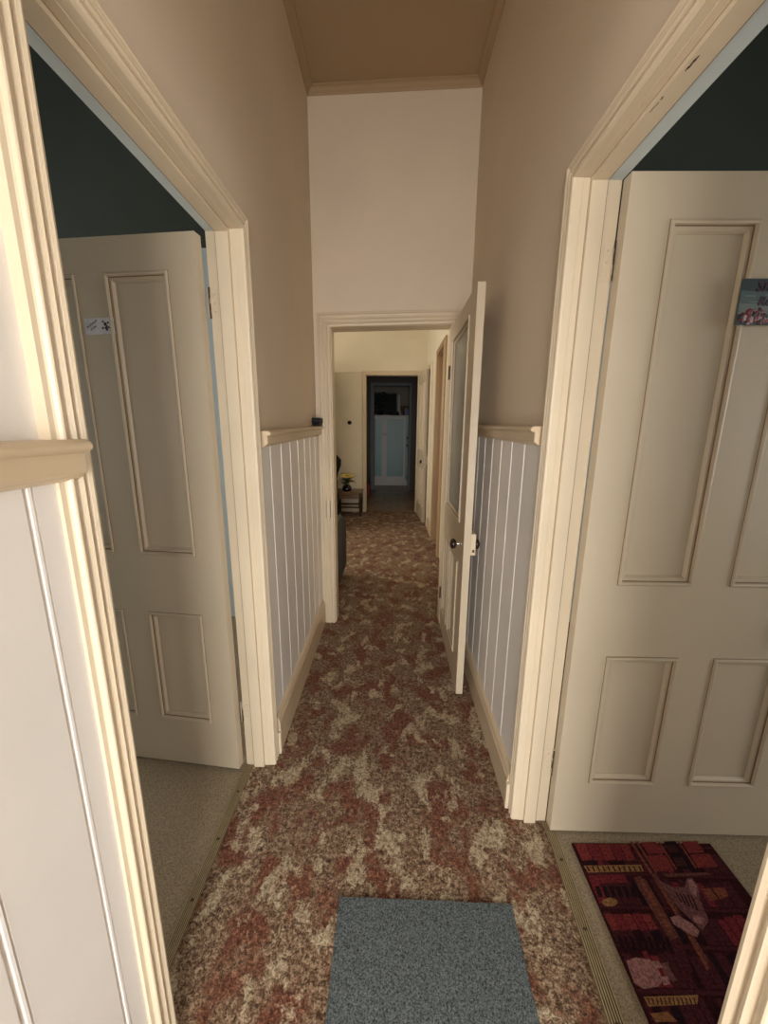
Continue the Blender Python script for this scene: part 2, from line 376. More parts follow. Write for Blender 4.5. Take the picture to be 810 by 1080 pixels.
# ------------------------------------------------------------------ doors
MP = [(-.0013,-.001),(-.0013,.0004),(.0,.0004),(.0,.0028),(.0015,.0045),(.004,.0050),(.0065,.0035),(.0075,-.0010),(.0085,-.0035),(.011,-.0030),(.0135,-.0028),(.016,-.0050),(.0185,-.0090),(.0195,-.0090),(.0200,-.0105)]
def frame_mould(m, x0, x1, z0, z1, y, s, k=1.0):
    """panel moulding sitting inside the rectangle, on the face y, pointing to s"""
    rings = []
    for (cx, sx, cz_, sz) in ((x0,1,z0,1),(x1,-1,z0,1),(x1,-1,z1,-1),(x0,1,z1,-1)):
        rings.append([(cx+sx*w*k, y+s*d*k, cz_+sz*w*k) for w, d in MP])
    rings.append(rings[0]); n = len(MP)
    vs = [p for r in rings[:4] for p in r]; fs = []
    for i in range(4):
        for j in range(n-1):
            a, b = i*n+j, ((i+1) % 4)*n+j; fs.append((a, b, b+1, a+1))
    m.add(vs, fs)
    for q in range(len(fs)): m.m[len(m.m)-len(fs)+q] = 1 if q % (n-1) in (1, 7, 13) else 0  # dark lines: paint crack at the edge, crevice shade painted into the creases
def leaf_cells(xs, zs):
    return [(xs[i], xs[i+1], zs[j], zs[j+1]) for i in range(0, len(xs)-1) for j in range(len(zs)-1)]
def panel_door(root, W, H, px, pz, T=.025, mat='door', faces=(-1, 1)):
    """stiles and rails round the panels; local x along the leaf from the hinge, y thickness 0..-T, z up"""
    m = MB(); z0 = .006
    xs = [0]+[v for p in px for v in p]+[W]
    zs = [z0]+[v for p in pz for v in p]+[H]
    m.box(0, xs[1], -T, 0, z0, H); m.box(xs[-2], W, -T, 0, z0, H)
    for k in range(0, len(zs)-1, 2): m.box(xs[1], xs[-2], -T, 0, zs[k], zs[k+1])
    for k in range(2, len(xs)-2, 2):
        for (za, zb) in pz: m.box(xs[k], xs[k+1], -T, 0, za, zb)
    m.build('stiles_and_rails', M[mat], root)
    for (xa, xb) in px:
        for (za, zb) in pz:
            mm = MB(); mm.box(xa-.001, xb+.001, -T*.5-.003, -T*.5+.003, za-.001, zb+.001); p = mm.build('panel', M[mat], root)
            mm = MB(); frame_mould(mm, xa, xb, za, zb, -T, -1); frame_mould(mm, xa, xb, za, zb, 0, 1); mm.build('moulding', [M[mat], M['crack_crevice']], p)
PX = [(.079, .238), (.319, .478)]
door_1 = thing('door_1', 'open four panel cream door with the white name sign, on the left', 'door', (LR-.0125, LY[1]+.003, 0), kind='structure')
door_1.rotation_euler = (0, 0, PI-math.radians(6.3)); door_1.scale = (1, -1, 1)
panel_door(door_1, .530, 1.421, [(.072, .231), (.308, .461)], [(.158, .497), (.666, 1.345)])
door_2 = thing('door_2', 'open four panel cream door with the teal flowered sign, on the right', 'door', (RR+.0005, RY[1]-.004, 0), kind='structure')
panel_door(door_2, .545, 1.444, PX, [(.154, .4985), (.673, 1.369)])
# hinges: leaf screwed to the jamb, knuckle barrel, worn paint in the joint
def hinge(root, x, y, z0, z1, sx, ny):
    m = MB(); m.box(x-sx*.017, x-sx*.001, y, y+ny*.0012, z0, z1); o = m.build('hinge', M['trim'], root, bevel=.0006, seg=1)
    for k in range(3):
        mm = MB(); zz = z0+(z1-z0)*(.2+.3*k); mm.lathe([(0,0),(.0028,0),(.0024,ny*.001),(0,ny*.0012)], (x-sx*.010, y+ny*.0012, zz), 'Y', 10); mm.build('screw', M['trim'], o)
    mm = MB(); mm.lathe([(0, z0), (.0036, z0), (.0036, z1), (0, z1)], (x+sx*.002, y+ny*.0025, 0), n=10); b = mm.build('barrel', M['trim'], o)
    mm = MB()
    for k in range(7):
        zz = z0+(z1-z0)*(k+.5)/7; mm.box(x-sx*(.0002+.0016*random.random()*1.6), x+sx*.0016, y+ny*.0055, y+ny*.0066, zz-.005-.004*random.random(), zz+.004+.003*random.random())
    mm.build('paint_wear', M['chip'], o)
    return o
def world_child(o, root):       # keep the place while becoming a part
    bpy.context.view_layer.update(); o.parent = root; o.matrix_parent_inverse = root.matrix_world.inverted()
for z0, z1 in ((1.278, 1.344), (.152, .222)):
    h = hinge(None, .4135, RY[1], z0, z1, 1, -1); world_child(h, door_2)
for z0, z1 in ((1.250, 1.312), (.155, .22)):
    h = hinge(None, -.4245, LY[1], z0, z1, -1, -1); world_child(h, door_1)
# knobs on the far stiles of both doors
def knob_set(root, x, z, T, side=-1, box=False, both=True):
    for s, y in ((-1, -T), (1, 0)):
        m = MB(); m.lathe([(0,0),(.012,0),(.011,s*.002),(.006,s*.004),(.005,s*.014),(.006,s*.018),(0,s*.018)], (x, y, z), 'Y', 16); k = m.build('knob', M['steel'], root); k['label'] = 'chrome rose and neck'
        m = MB(); m.lathe([(0,s*.018),(.008,s*.018),(.016,s*.022),(.019,s*.029),(.017,s*.036),(.009,s*.040),(0,s*.041)], (x, y, z), 'Y', 18); m.build('knob_grip', M['bake'], k)
knob_set(door_1, .500, .585, .025); knob_set(door_2, .515, .585, .025)

# glazed door folded back against the right wall
GT = .025; GW = .548; GH = 1.440
door_3 = thing('door_3', 'half glazed cream door standing open against the right wall', 'door', (.263, 1.848, 0), kind='structure')
door_3.rotation_euler = (0, math.radians(-.25), -PI/2+math.radians(-.45)); door_3.scale = (1, -1, 1)
# local x runs from the hinge towards the camera, local y 0..-T: face to the hall at y = 0 side
m = MB(); gx = (.062, .440); gz = (.655, 1.375); lp = [(.058, .222), (.268, .440)]; lz = (.118, .500)
m.box(0, gx[0], -GT, 0, .006, GH); m.box(gx[1], GW, -GT, 0, .006, GH)
m.box(gx[0], gx[1], -GT, 0, .006, lz[0]); m.box(gx[0], gx[1], -GT, 0, lz[1], gz[0]); m.box(gx[0], gx[1], -GT, 0, gz[1], GH); m.box(lp[0][1], lp[1][0], -GT, 0, lz[0], lz[1])
m.build('stiles_and_rails', M['door'], door_3)
for (xa, xb) in lp:
    xa = max(xa, gx[0])
    mm = MB(); mm.box(xa-.001, xb+.001, -GT*.5-.004, -GT*.5+.004, lz[0]-.001, lz[1]+.001); p = mm.build('panel', M['door'], door_3)
    mm = MB(); frame_mould(mm, xa, xb, *lz, -GT, -1, .9); frame_mould(mm, xa, xb, *lz, 0, 1, .9); mm.build('moulding', [M['door'], M['crack_crevice']], p)
mm = MB(); mm.box(gx[0]-.001, gx[1]+.001, -GT*.5-.0016, -GT*.5+.0016, gz[0]-.001, gz[1]+.001); p = mm.build('glass_pane', M['glass'], door_3); p['label'] = 'grey green obscure glass pane'
mm = MB(); frame_mould(mm, *gx, *gz, -GT, -1, .95); frame_mould(mm, *gx, *gz, 0, 1, .95); mm.build('glazing_bead', [M['door'], M['crack_crevice']], p)
knob_set(door_3, .500, .590, GT)
m = MB(); m.box(.470, GW+.002, -GT-.017, -GT+.0005, .562, .640); lk = m.build('lock_case', M['trim'], door_3, bevel=.003)
mm = MB(); mm.box(GW+.0015, GW+.0035, -GT-.013, -GT-.005, .573, .583); mm.build('latch_bolt', M['chip'], lk)
for z0 in (.15, 1.22):
    m = MB(); m.lathe([(0, z0), (.0045, z0), (.0045, z0+.06), (0, z0+.06)], (-.002, .003, 0), n=10); m.build('hinge', M['chip'], door_3)

# ------------------------------------------------------------------ rooms behind the side doors
def side_room(side, xa, xb):
    lo, hi = sorted((xa, xb))
    for nm, bx in (('back', (lo, hi, 1.90, 1.97)), ('front', (lo, hi, Y0-.07, Y0)), ('outer', ((hi, hi+.07) if abs(hi) > abs(lo) else (lo-.07, lo))+(Y0-.07, 1.97))):
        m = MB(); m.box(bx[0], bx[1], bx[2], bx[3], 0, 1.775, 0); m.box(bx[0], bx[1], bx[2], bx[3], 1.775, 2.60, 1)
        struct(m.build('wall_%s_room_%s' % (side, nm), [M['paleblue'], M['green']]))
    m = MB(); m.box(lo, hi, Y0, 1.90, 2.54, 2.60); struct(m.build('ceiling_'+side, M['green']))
side_room('left', LR, -2.55); side_room('right', RR, 2.55)

# ------------------------------------------------------------------ far room
FX = .388; FY = 4.625; FY2 = 4.70
fo = (-.296, .296, 1.592)            # far opening
m = MB(); m.box(-2.3, fo[0]-.006, FY, FY2, 0, 2.42); m.box(fo[1]+.006, FX+.14, FY, FY2, 0, 2.42); m.box(fo[0]-.006, fo[1]+.006, FY, FY2, fo[2]+.006, 2.42)
struct(m.build('wall_far', M['farwall']))
m = MB(); d1 = (2.98, 3.42, 1.60); d2 = (3.95, 4.50, 1.585)
for ya, yb in ((YE2, d1[0]), (d1[1], d2[0]), (d2[1], FY)): m.box(FX, FX+.075, ya, yb, 0, 2.42)
for d in (d1, d2): m.box(FX, FX+.075, d[0], d[1], d[2], 2.42)
struct(m.build('wall_far_right', M['farwall']))
m = MB(); m.box(-2.37, -2.3, YE2-.07, FY2, 0, 2.42); struct(m.build('wall_far_left', M['farwall']))
m = MB(); m.box(-2.3, LR, YE2, YE2+.04, 0, 2.42); struct(m.build('wall_far_near', M['farwall']))
m = MB(); m.box(-2.3, FX+.075, YE2, FY2, 2.36, 2.42); struct(m.build('ceiling_far', M['farwall']))
m = MB(); architrave(m, lambda a, d, z: (a, FY-d, z), fo[0]+.0, fo[1]-.0, fo[2], fo[2]+.004, k=1.15)
m.box(fo[0]-.006, fo[0], FY, FY2, 0, fo[2]); m.box(fo[1], fo[1]+.006, FY, FY2, 0, fo[2]); m.box(fo[0]-.006, fo[1]+.006, FY, FY2, fo[2], fo[2]+.006)
struct(m.build('trim_17', M['trim'], bevel=.001, seg=1))
for i, d in enumerate((d1, d2)):
    m = MB(); architrave(m, lambda a, dd, z: (FX-dd, a, z), d[0], d[1], d[2], d[2], k=1.15)
    m.box(FX, FX+.075, d[1]-.004, d[1], 0, d[2]); m.box(FX, FX+.075, d[0], d[0]+.004, 0, d[2]); m.box(FX, FX+.075, d[0], d[1], d[2]-.004, d[2])
    struct(m.build('trim_%d' % (18+i), M['brownd' if i == 0 else 'trim'], bevel=.001, seg=1))
# closed door set back in the nearer doorway, dark passage behind the other
door_4 = thing('door_4', 'shut cream door in the right wall of the far room', 'door', (FX+.068, d1[0]+.006, 0), rz=PI/2, kind='structure')
panel_door(door_4, .428, 1.592, [(.07, .19), (.24, .36)], [(.16, .55), (.72, 1.48)], mat='brownd')
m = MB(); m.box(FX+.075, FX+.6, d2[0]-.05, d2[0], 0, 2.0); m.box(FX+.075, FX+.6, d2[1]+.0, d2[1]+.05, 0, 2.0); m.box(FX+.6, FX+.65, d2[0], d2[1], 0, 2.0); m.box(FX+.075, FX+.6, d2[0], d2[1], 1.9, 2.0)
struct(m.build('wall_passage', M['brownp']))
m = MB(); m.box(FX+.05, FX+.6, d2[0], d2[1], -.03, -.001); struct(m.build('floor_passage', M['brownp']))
# picture rail
m = MB(); m.loft([[(-2.3, FY-a, 1.612+b) for a, b in ((0,0),(.006,0),(.008,.004),(.005,.010),(.010,.012),(.010,.016),(0,.018))], [(-.352, FY-a, 1.612+b) for a, b in ((0,0),(.006,0),(.008,.004),(.005,.010),(.010,.012),(.010,.016),(0,.018))]])
struct(m.build('trim_20', M['farwall']))
skirt('baseboard_far_right', FX, -1, d1[1]+.05, d2[0]-.05, .11)
m = MB(); m.box(-2.3, -.35, FY-.014, FY, 0, .11); struct(m.build('baseboard_far', M['trim'], bevel=.002))
# far door, open towards us
door_5 = thing('door_5', 'far cream panel door standing open before the dark kitchen', 'door', (.306, FY-.022, 0), kind='structure')
door_5.rotation_euler = (0, 0, -PI/2+math.radians(4.0)); door_5.scale = (1, -1, 1)
panel_door(door_5, .545, 1.588, [(.075, .235), (.31, .47)], [(.16, .58), (.76, 1.49)], .025)
knob_set(door_5, .505, .66, .025)
m = MB(); m.box(.475, .548, -.025-.014, -.0245, .64, .72); m.build('lock_case', M['trim'], door_5, bevel=.003)

# ------------------------------------------------------------------ kitchen beyond
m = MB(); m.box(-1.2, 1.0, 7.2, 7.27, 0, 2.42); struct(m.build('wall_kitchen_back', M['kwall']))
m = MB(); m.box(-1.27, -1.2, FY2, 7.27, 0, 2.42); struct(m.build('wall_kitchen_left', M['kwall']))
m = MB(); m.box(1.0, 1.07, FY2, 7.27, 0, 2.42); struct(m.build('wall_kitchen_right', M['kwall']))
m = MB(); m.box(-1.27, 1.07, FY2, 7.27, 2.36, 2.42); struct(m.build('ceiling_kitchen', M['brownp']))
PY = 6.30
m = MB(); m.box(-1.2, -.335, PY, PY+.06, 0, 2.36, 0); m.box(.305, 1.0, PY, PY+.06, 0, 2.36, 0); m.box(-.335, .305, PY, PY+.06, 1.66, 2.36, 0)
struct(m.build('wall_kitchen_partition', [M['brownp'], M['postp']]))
m = MB(); m.box(-.337, -.277, PY-.012, PY+.07, 0, 1.65); m.box(.272, .307, PY-.012, PY+.07, 0, 1.65); m.box(-.337, .307, PY-.010, PY+.07, 1.65, 1.70)
struct(m.build('trim_21', M['postp'], bevel=.003))

# ------------------------------------------------------------------ things
# carpet tile lying on the hall carpet
m = MB(); TL, TR, BR, BL = (-.100,.638), (.270,.634), (.262,.270), (-.102,.270)
n = 24
def tile_edge(p, q):
    out = []
    for k in range(n):
        f = k/n; out.append((p[0]+(q[0]-p[0])*f+random.uniform(-.0006,.0006), p[1]+(q[1]-p[1])*f+random.uniform(-.0006,.0006)))
    return out
ring = tile_edge(BL, BR)+tile_edge(BR, TR)+tile_edge(TR, TL)+tile_edge(TL, BL)
m.loft([[(x, y, .0005) for x, y in ring], [(x, y, .0058) for x, y in ring], [(x*.995+.0004, .002+y*.996, .0068) for x, y in ring]])
o = m.build('carpet_tile', M['tile']); tag(o, 'square blue grey carpet tile lying on the rust patterned hall carpet', 'mat')

# printed mat inside the right room
RUG = [
('red2', [(0.4628, 0.7611), (0.4904, 0.7636), (0.49, 0.7271), (0.4644, 0.7243)]),
('red', [(0.492, 0.7619), (0.5196, 0.7643), (0.5182, 0.7278), (0.4924, 0.7251)]),
('red2', [(0.5212, 0.7627), (0.5483, 0.7651), (0.5457, 0.7285), (0.5205, 0.7258)]),
('red', [(0.5498, 0.7634), (0.5727, 0.7657), (0.5692, 0.7291), (0.548, 0.7265)]),
('red2', [(0.5741, 0.764), (0.5959, 0.7663), (0.5915, 0.7297), (0.5714, 0.7271)]),
('gold', [(0.4616, 0.7138), (0.5983, 0.7194), (0.5961, 0.705), (0.4649, 0.6996)]),
('dark', [(0.468, 0.7129), (0.4715, 0.713), (0.4716, 0.7018), (0.4682, 0.7017)]),
('dark', [(0.4802, 0.7133), (0.4836, 0.7133), (0.4836, 0.7021), (0.4801, 0.702)]),
('dark', [(0.4923, 0.7136), (0.4957, 0.7136), (0.4956, 0.7024), (0.4921, 0.7023)]),
('dark', [(0.5044, 0.7139), (0.5079, 0.714), (0.5075, 0.7027), (0.5041, 0.7026)]),
('dark', [(0.5165, 0.7142), (0.52, 0.7143), (0.5195, 0.703), (0.5161, 0.7029)]),
('dark', [(0.5287, 0.7145), (0.5322, 0.7146), (0.5315, 0.7033), (0.5281, 0.7033)]),
('dark', [(0.5408, 0.7148), (0.5443, 0.7149), (0.5435, 0.7036), (0.5401, 0.7036)]),
('dark', [(0.553, 0.7151), (0.5564, 0.7152), (0.5555, 0.7039), (0.5521, 0.7039)]),
('dark', [(0.5651, 0.7154), (0.5686, 0.7155), (0.5675, 0.7042), (0.5641, 0.7042)]),
('dark', [(0.5773, 0.7157), (0.5807, 0.7158), (0.5795, 0.7046), (0.5761, 0.7045)]),
('dark', [(0.5894, 0.716), (0.5929, 0.7161), (0.5915, 0.7049), (0.5881, 0.7048)]),
('red', [(0.463, 0.6936), (0.5457, 0.6977), (0.5476, 0.6821), (0.4642, 0.6771)]),
('wine', [(0.4667, 0.6725), (0.4769, 0.6732), (0.4746, 0.6524), (0.4644, 0.6512)]),
('wine', [(0.4822, 0.6728), (0.4924, 0.6736), (0.4897, 0.6527), (0.4795, 0.6516)]),
('wine', [(0.4977, 0.6732), (0.5079, 0.674), (0.5048, 0.6531), (0.4946, 0.652)]),
('wine', [(0.5131, 0.6736), (0.5234, 0.6743), (0.5199, 0.6535), (0.5097, 0.6523)]),
('wine', [(0.5286, 0.674), (0.5388, 0.6747), (0.535, 0.6539), (0.5248, 0.6527)]),
('wine', [(0.5441, 0.6744), (0.5543, 0.6751), (0.5502, 0.6543), (0.5399, 0.6531)]),
('wine', [(0.5596, 0.6748), (0.5698, 0.6755), (0.5653, 0.6546), (0.555, 0.6535)]),
('brick', [(0.6029, 0.7711), (0.6091, 0.7713), (0.6148, 0.7009), (0.608, 0.7008)]),
('brick', [(0.6176, 0.7715), (0.6226, 0.7716), (0.6267, 0.7037), (0.6212, 0.7021)]),
('brown', [(0.6091, 0.7008), (0.6212, 0.7021), (0.6226, 0.5529), (0.6109, 0.5439)]),
('brick', [(0.6107, 0.6813), (0.6158, 0.6824), (0.6159, 0.605), (0.6107, 0.6033)]),
('brick', [(0.61, 0.5969), (0.615, 0.5971), (0.6161, 0.5424), (0.6087, 0.5388)]),
('red2', [(0.6284, 0.7695), (0.6676, 0.7722), (0.6744, 0.747), (0.6311, 0.7437)]),
('red2', [(0.6259, 0.7392), (0.6705, 0.7414), (0.6685, 0.7088), (0.6224, 0.7056)]),
('brick', [(0.6741, 0.7729), (0.6778, 0.773), (0.6768, 0.7111), (0.6715, 0.7099)]),
('wine', [(0.6876, 0.7733), (0.7179, 0.7752), (0.7129, 0.714), (0.6826, 0.7112)]),
('brick', [(0.7228, 0.7754), (0.7265, 0.7755), (0.7252, 0.7154), (0.7198, 0.7142)]),
('red2', [(0.7318, 0.7744), (0.7721, 0.7766), (0.7697, 0.7505), (0.7297, 0.7473)]),
('red2', [(0.7296, 0.744), (0.779, 0.7475), (0.7775, 0.7198), (0.7276, 0.7154)]),
('brown', [(0.6861, 0.7641), (0.6873, 0.7641), (0.6859, 0.7484), (0.6847, 0.7483)]),
('brown', [(0.6845, 0.7364), (0.6857, 0.7364), (0.6836, 0.7174), (0.6825, 0.7174)]),
('brown', [(0.6903, 0.7642), (0.6916, 0.7642), (0.6901, 0.7485), (0.6889, 0.7485)]),
('brown', [(0.6886, 0.7365), (0.6898, 0.7365), (0.6877, 0.7175), (0.6865, 0.7175)]),
('brown', [(0.6946, 0.7643), (0.6958, 0.7643), (0.6943, 0.7486), (0.6931, 0.7486)]),
('brown', [(0.6928, 0.7366), (0.6939, 0.7366), (0.6917, 0.7176), (0.6906, 0.7176)]),
('brown', [(0.6989, 0.7644), (0.7001, 0.7644), (0.6985, 0.7487), (0.6973, 0.7487)]),
('brown', [(0.6969, 0.7367), (0.6981, 0.7367), (0.6958, 0.7177), (0.6946, 0.7177)]),
('brown', [(0.7031, 0.7645), (0.7043, 0.7645), (0.7027, 0.7488), (0.7015, 0.7488)]),
('brown', [(0.701, 0.7368), (0.7022, 0.7368), (0.6998, 0.7178), (0.6987, 0.7178)]),
('brown', [(0.7074, 0.7646), (0.7086, 0.7646), (0.7068, 0.7489), (0.7056, 0.7489)]),
('brown', [(0.7052, 0.7369), (0.7064, 0.7369), (0.7039, 0.7179), (0.7027, 0.7179)]),
('brown', [(0.6361, 0.701), (0.741, 0.7066), (0.7483, 0.7018), (0.6426, 0.6942)]),
('brick', [(0.7035, 0.6728), (0.7226, 0.6751), (0.7239, 0.6541), (0.7027, 0.65)]),
('brick', [(0.727, 0.6752), (0.7555, 0.6769), (0.7519, 0.6611), (0.7282, 0.6542)]),
('brown', [(0.5641, 0.6912), (0.5818, 0.6946), (0.5891, 0.687), (0.5917, 0.588), (0.5699, 0.5806), (0.5622, 0.672)]),
('brick', [(0.5734, 0.6866), (0.5814, 0.6888), (0.5848, 0.5963), (0.5771, 0.5938)]),
('wine2', [(0.5694, 0.5798), (0.5927, 0.588), (0.5806, 0.5381), (0.5561, 0.5198)]),
('red2', [(0.4578, 0.6207), (0.4759, 0.6228), (0.4805, 0.5969), (0.4635, 0.5941)]),
('red', [(0.4775, 0.6212), (0.4957, 0.6233), (0.4997, 0.5974), (0.4826, 0.5946)]),
('red2', [(0.4973, 0.6217), (0.5155, 0.6238), (0.5189, 0.5978), (0.5018, 0.5951)]),
('red', [(0.5171, 0.6222), (0.5353, 0.6243), (0.5381, 0.5983), (0.5209, 0.5955)]),
('red2', [(0.5368, 0.6227), (0.5561, 0.6248), (0.5583, 0.5988), (0.54, 0.596)]),
('wine', [(0.4672, 0.5849), (0.4734, 0.5855), (0.4713, 0.5634), (0.4641, 0.5625)]),
('wine', [(0.4792, 0.5852), (0.4854, 0.5858), (0.4829, 0.5637), (0.4757, 0.5628)]),
('wine', [(0.4911, 0.5855), (0.4973, 0.5861), (0.4945, 0.564), (0.4873, 0.5631)]),
('wine', [(0.5031, 0.5858), (0.5093, 0.5863), (0.5061, 0.5643), (0.4989, 0.5634)]),
('wine', [(0.515, 0.5861), (0.5212, 0.5866), (0.5177, 0.5646), (0.5105, 0.5637)]),
('wine', [(0.5269, 0.5864), (0.5332, 0.5869), (0.5294, 0.5648), (0.5221, 0.5639)]),
('wine', [(0.5389, 0.5867), (0.5451, 0.5872), (0.541, 0.5651), (0.5337, 0.5642)]),
('wine', [(0.5508, 0.587), (0.5571, 0.5875), (0.5526, 0.5654), (0.5453, 0.5645)]),
('wine', [(0.5628, 0.5873), (0.569, 0.5878), (0.5642, 0.5657), (0.5569, 0.5648)]),
('gold', [(0.5003, 0.6432), (0.4973, 0.6401), (0.4923, 0.6374), (0.486, 0.6356), (0.4794, 0.6348), (0.4734, 0.6353), (0.469, 0.6369), (0.4668, 0.6394), (0.4672, 0.6424), (0.4701, 0.6455), (0.4751, 0.6482), (0.4814, 0.6501), (0.4882, 0.6509), (0.4942, 0.6504), (0.4986, 0.6488), (0.5007, 0.6463)]),
('cat', [(0.4638, 0.549), (0.4844, 0.5538), (0.5112, 0.5516), (0.5162, 0.5366), (0.5173, 0.5234), (0.5002, 0.514), (0.4715, 0.5108), (0.4594, 0.5188)]),
('cat', [(0.5127, 0.5495), (0.5246, 0.5505), (0.5279, 0.5403), (0.5138, 0.5399)]),
('cat2', [(0.5274, 0.5464), (0.5431, 0.5489), (0.5395, 0.5371), (0.543, 0.524), (0.5315, 0.5205), (0.5246, 0.5301)]),
('cat', [(0.5149, 0.5279), (0.5283, 0.5289), (0.5258, 0.5188), (0.5129, 0.5162)]),
('gold', [(0.466, 0.5008), (0.5667, 0.5056), (0.5559, 0.4938), (0.467, 0.4887)]),
('dark', [(0.4714, 0.4997), (0.4737, 0.4997), (0.4721, 0.4912), (0.4699, 0.4912)]),
('dark', [(0.479, 0.4998), (0.4812, 0.4999), (0.4795, 0.4914), (0.4774, 0.4914)]),
('dark', [(0.4865, 0.5), (0.4887, 0.5001), (0.487, 0.4916), (0.4848, 0.4915)]),
('dark', [(0.4941, 0.5002), (0.4963, 0.5002), (0.4945, 0.4918), (0.4923, 0.4917)]),
('dark', [(0.5016, 0.5004), (0.5038, 0.5004), (0.5019, 0.4919), (0.4997, 0.4919)]),
('dark', [(0.5092, 0.5005), (0.5114, 0.5006), (0.5094, 0.4921), (0.5072, 0.4921)]),
('dark', [(0.5167, 0.5007), (0.5189, 0.5008), (0.5168, 0.4923), (0.5146, 0.4922)]),
('dark', [(0.5243, 0.5009), (0.5265, 0.501), (0.5243, 0.4925), (0.5221, 0.4924)]),
('dark', [(0.5318, 0.5011), (0.534, 0.5011), (0.5318, 0.4926), (0.5296, 0.4926)]),
('dark', [(0.5394, 0.5013), (0.5416, 0.5013), (0.5392, 0.4928), (0.537, 0.4928)]),
('dark', [(0.5469, 0.5014), (0.5491, 0.5015), (0.5467, 0.493), (0.5445, 0.4929)]),
('dark', [(0.5545, 0.5016), (0.5567, 0.5017), (0.5542, 0.4932), (0.552, 0.4931)]),
('gold2', [(0.4651, 0.4805), (0.497, 0.4836), (0.5056, 0.4718), (0.4669, 0.4703)]),
('cat2', [(0.6137, 0.6925), (0.6246, 0.684), (0.6401, 0.6749), (0.667, 0.6746), (0.6844, 0.6923), (0.6976, 0.6936), (0.6991, 0.6755), (0.6829, 0.6531), (0.6761, 0.6269), (0.6713, 0.6144), (0.6453, 0.5978), (0.6374, 0.6136), (0.6306, 0.625), (0.6227, 0.6427), (0.6215, 0.6606)]),
('cat', [(0.5958, 0.6191), (0.6137, 0.6229), (0.6343, 0.6094), (0.6402, 0.5977), (0.6274, 0.5873), (0.6094, 0.5961), (0.5948, 0.6077)]),
('cat', [(0.6834, 0.6894), (0.6942, 0.6906), (0.6947, 0.6753), (0.6789, 0.6575), (0.6728, 0.6664)]),
('cat', [(0.6421, 0.6198), (0.6553, 0.6239), (0.6667, 0.6176), (0.6541, 0.6091), (0.6423, 0.6121)]),
('dark', [(0.6389, 0.6656), (0.6416, 0.6656), (0.6413, 0.6467), (0.6374, 0.6457)]),
('dark', [(0.6463, 0.6639), (0.649, 0.664), (0.6472, 0.6433), (0.6434, 0.6424)]),
('dark', [(0.6537, 0.6623), (0.6564, 0.6623), (0.6531, 0.64), (0.6492, 0.639)]),
('dark', [(0.661, 0.6606), (0.6637, 0.6607), (0.6589, 0.6367), (0.6551, 0.6357)]),
('dark', [(0.6683, 0.659), (0.671, 0.6591), (0.6647, 0.6334), (0.6609, 0.6325)]),
]
m = MB(); rm = ['rug']+['r_red','r_red2','r_gold','r_gold2','r_dark','r_wine','r_wine2','r_brick','r_brown','r_cat','r_cat2']
key = {'red':1,'red2':2,'gold':3,'gold2':4,'dark':5,'wine':6,'wine2':7,'brick':8,'brown':9,'cat':10,'cat2':11}
RB0 = [(.457,.250),(.803,.250),(.800,.772),(.457,.764)]
m.loft([[(x, y, .0003) for x, y in RB0], [(x, y, .0045) for x, y in RB0]])
h = .0046
ru = random.Random(4)
for r_ in range(8):                              # rows of dim spines behind everything else
    y0 = .262+.063*r_; x = .461
    while x < .775:
        w = ru.uniform(.012, .026); y1_ = y0+ru.uniform(.040, .052)
        m.add([(x,y0,h),(x+w-.002,y0,h),(x+w-.002,y1_,h),(x,y1_,h)], [(0,1,2,3)], ru.choice((1,6,7,7,5,7))); x += w
    m.add([(.459,y0+.055,h),(.799,y0+.055,h),(.799,y0+.061,h),(.459,y0+.061,h)], [(0,1,2,3)], 7)
for c, p in RUG:
    h += .000012; p = [(min(.7995, max(.459, x)), y) for x, y in p]
    m.add([(x, y, h) for x, y in p], [tuple(range(len(p)))], key[c])
# the same shelves carry on along the rest of the mat, out of the doorway's view
for i in range(7):
    x0 = .535+.036*i
    h += .000012; m.add([(x0,.262,h),(x0+.032,.262,h),(x0+.032,.325,h),(x0,.325,h)], [(0,1,2,3)], 1+i % 2)
for i in range(3):
    y0 = .52-.075*i
    for k in range(3):
        h += .000012; x0 = .712+.028*k; m.add([(x0,y0,h),(x0+.025,y0,h),(x0+.025,y0+.06,h),(x0,y0+.06,h)], [(0,1,2,3)], (1,8,2)[(i+k) % 3])
o = m.build('printed_mat', [M[k] for k in rm])
# keep the pattern faces upward
bm = bmesh.new(); bm.from_mesh(o.data)
for f in bm.faces:
    if f.material_index and f.normal.z < 0: f.normal_flip()
bm.to_mesh(o.data); bm.free()
tag(o, 'dark red mat printed with bookshelves and cats inside the right doorway', 'mat')

# door signs
def letters(txt, size, shear, mat, parent, loc, rot):
    me = text_mesh(txt, size*S, shear); me.materials.append(M[mat])
    o = bpy.data.objects.new('lettering', me); col.objects.link(o); o.parent = parent
    o.location = tuple(c*S for c in loc); o.rotation_euler = rot; return o
R90 = (PI/2, 0, 0)
sg = thing('door_sign', 'teal sign with red roses and plum lettering on the right open door', 'sign', (.6355, .7885, 1.194))
SW, SH = .158, .078
m = MB()
m.box(0, SW, -.003, -.0008, 0, SH, 0)
rows = [(0,.018,2),(.0185,.037,1),(.0375,.057,0),(.0575,.078,2)]
for za, zb, mi in rows:
    m.box(.001, SW-.001, -.0033, -.0029, za+.0006, zb-.0006, mi)
rr = random.Random(3)
for k in range(34):
    x = rr.uniform(.002, SW-.03); z = rr.uniform(.004, .074); w = rr.uniform(.008, .03); hh = rr.uniform(.001, .003)
    m.box(x, min(SW-.002, x+w), -.0036, -.0031, z, z+hh, rr.choice((0,1,1,2)))
m.build('board', [M['teal1'], M['teal2'], M['teal3']], sg)
m = MB()
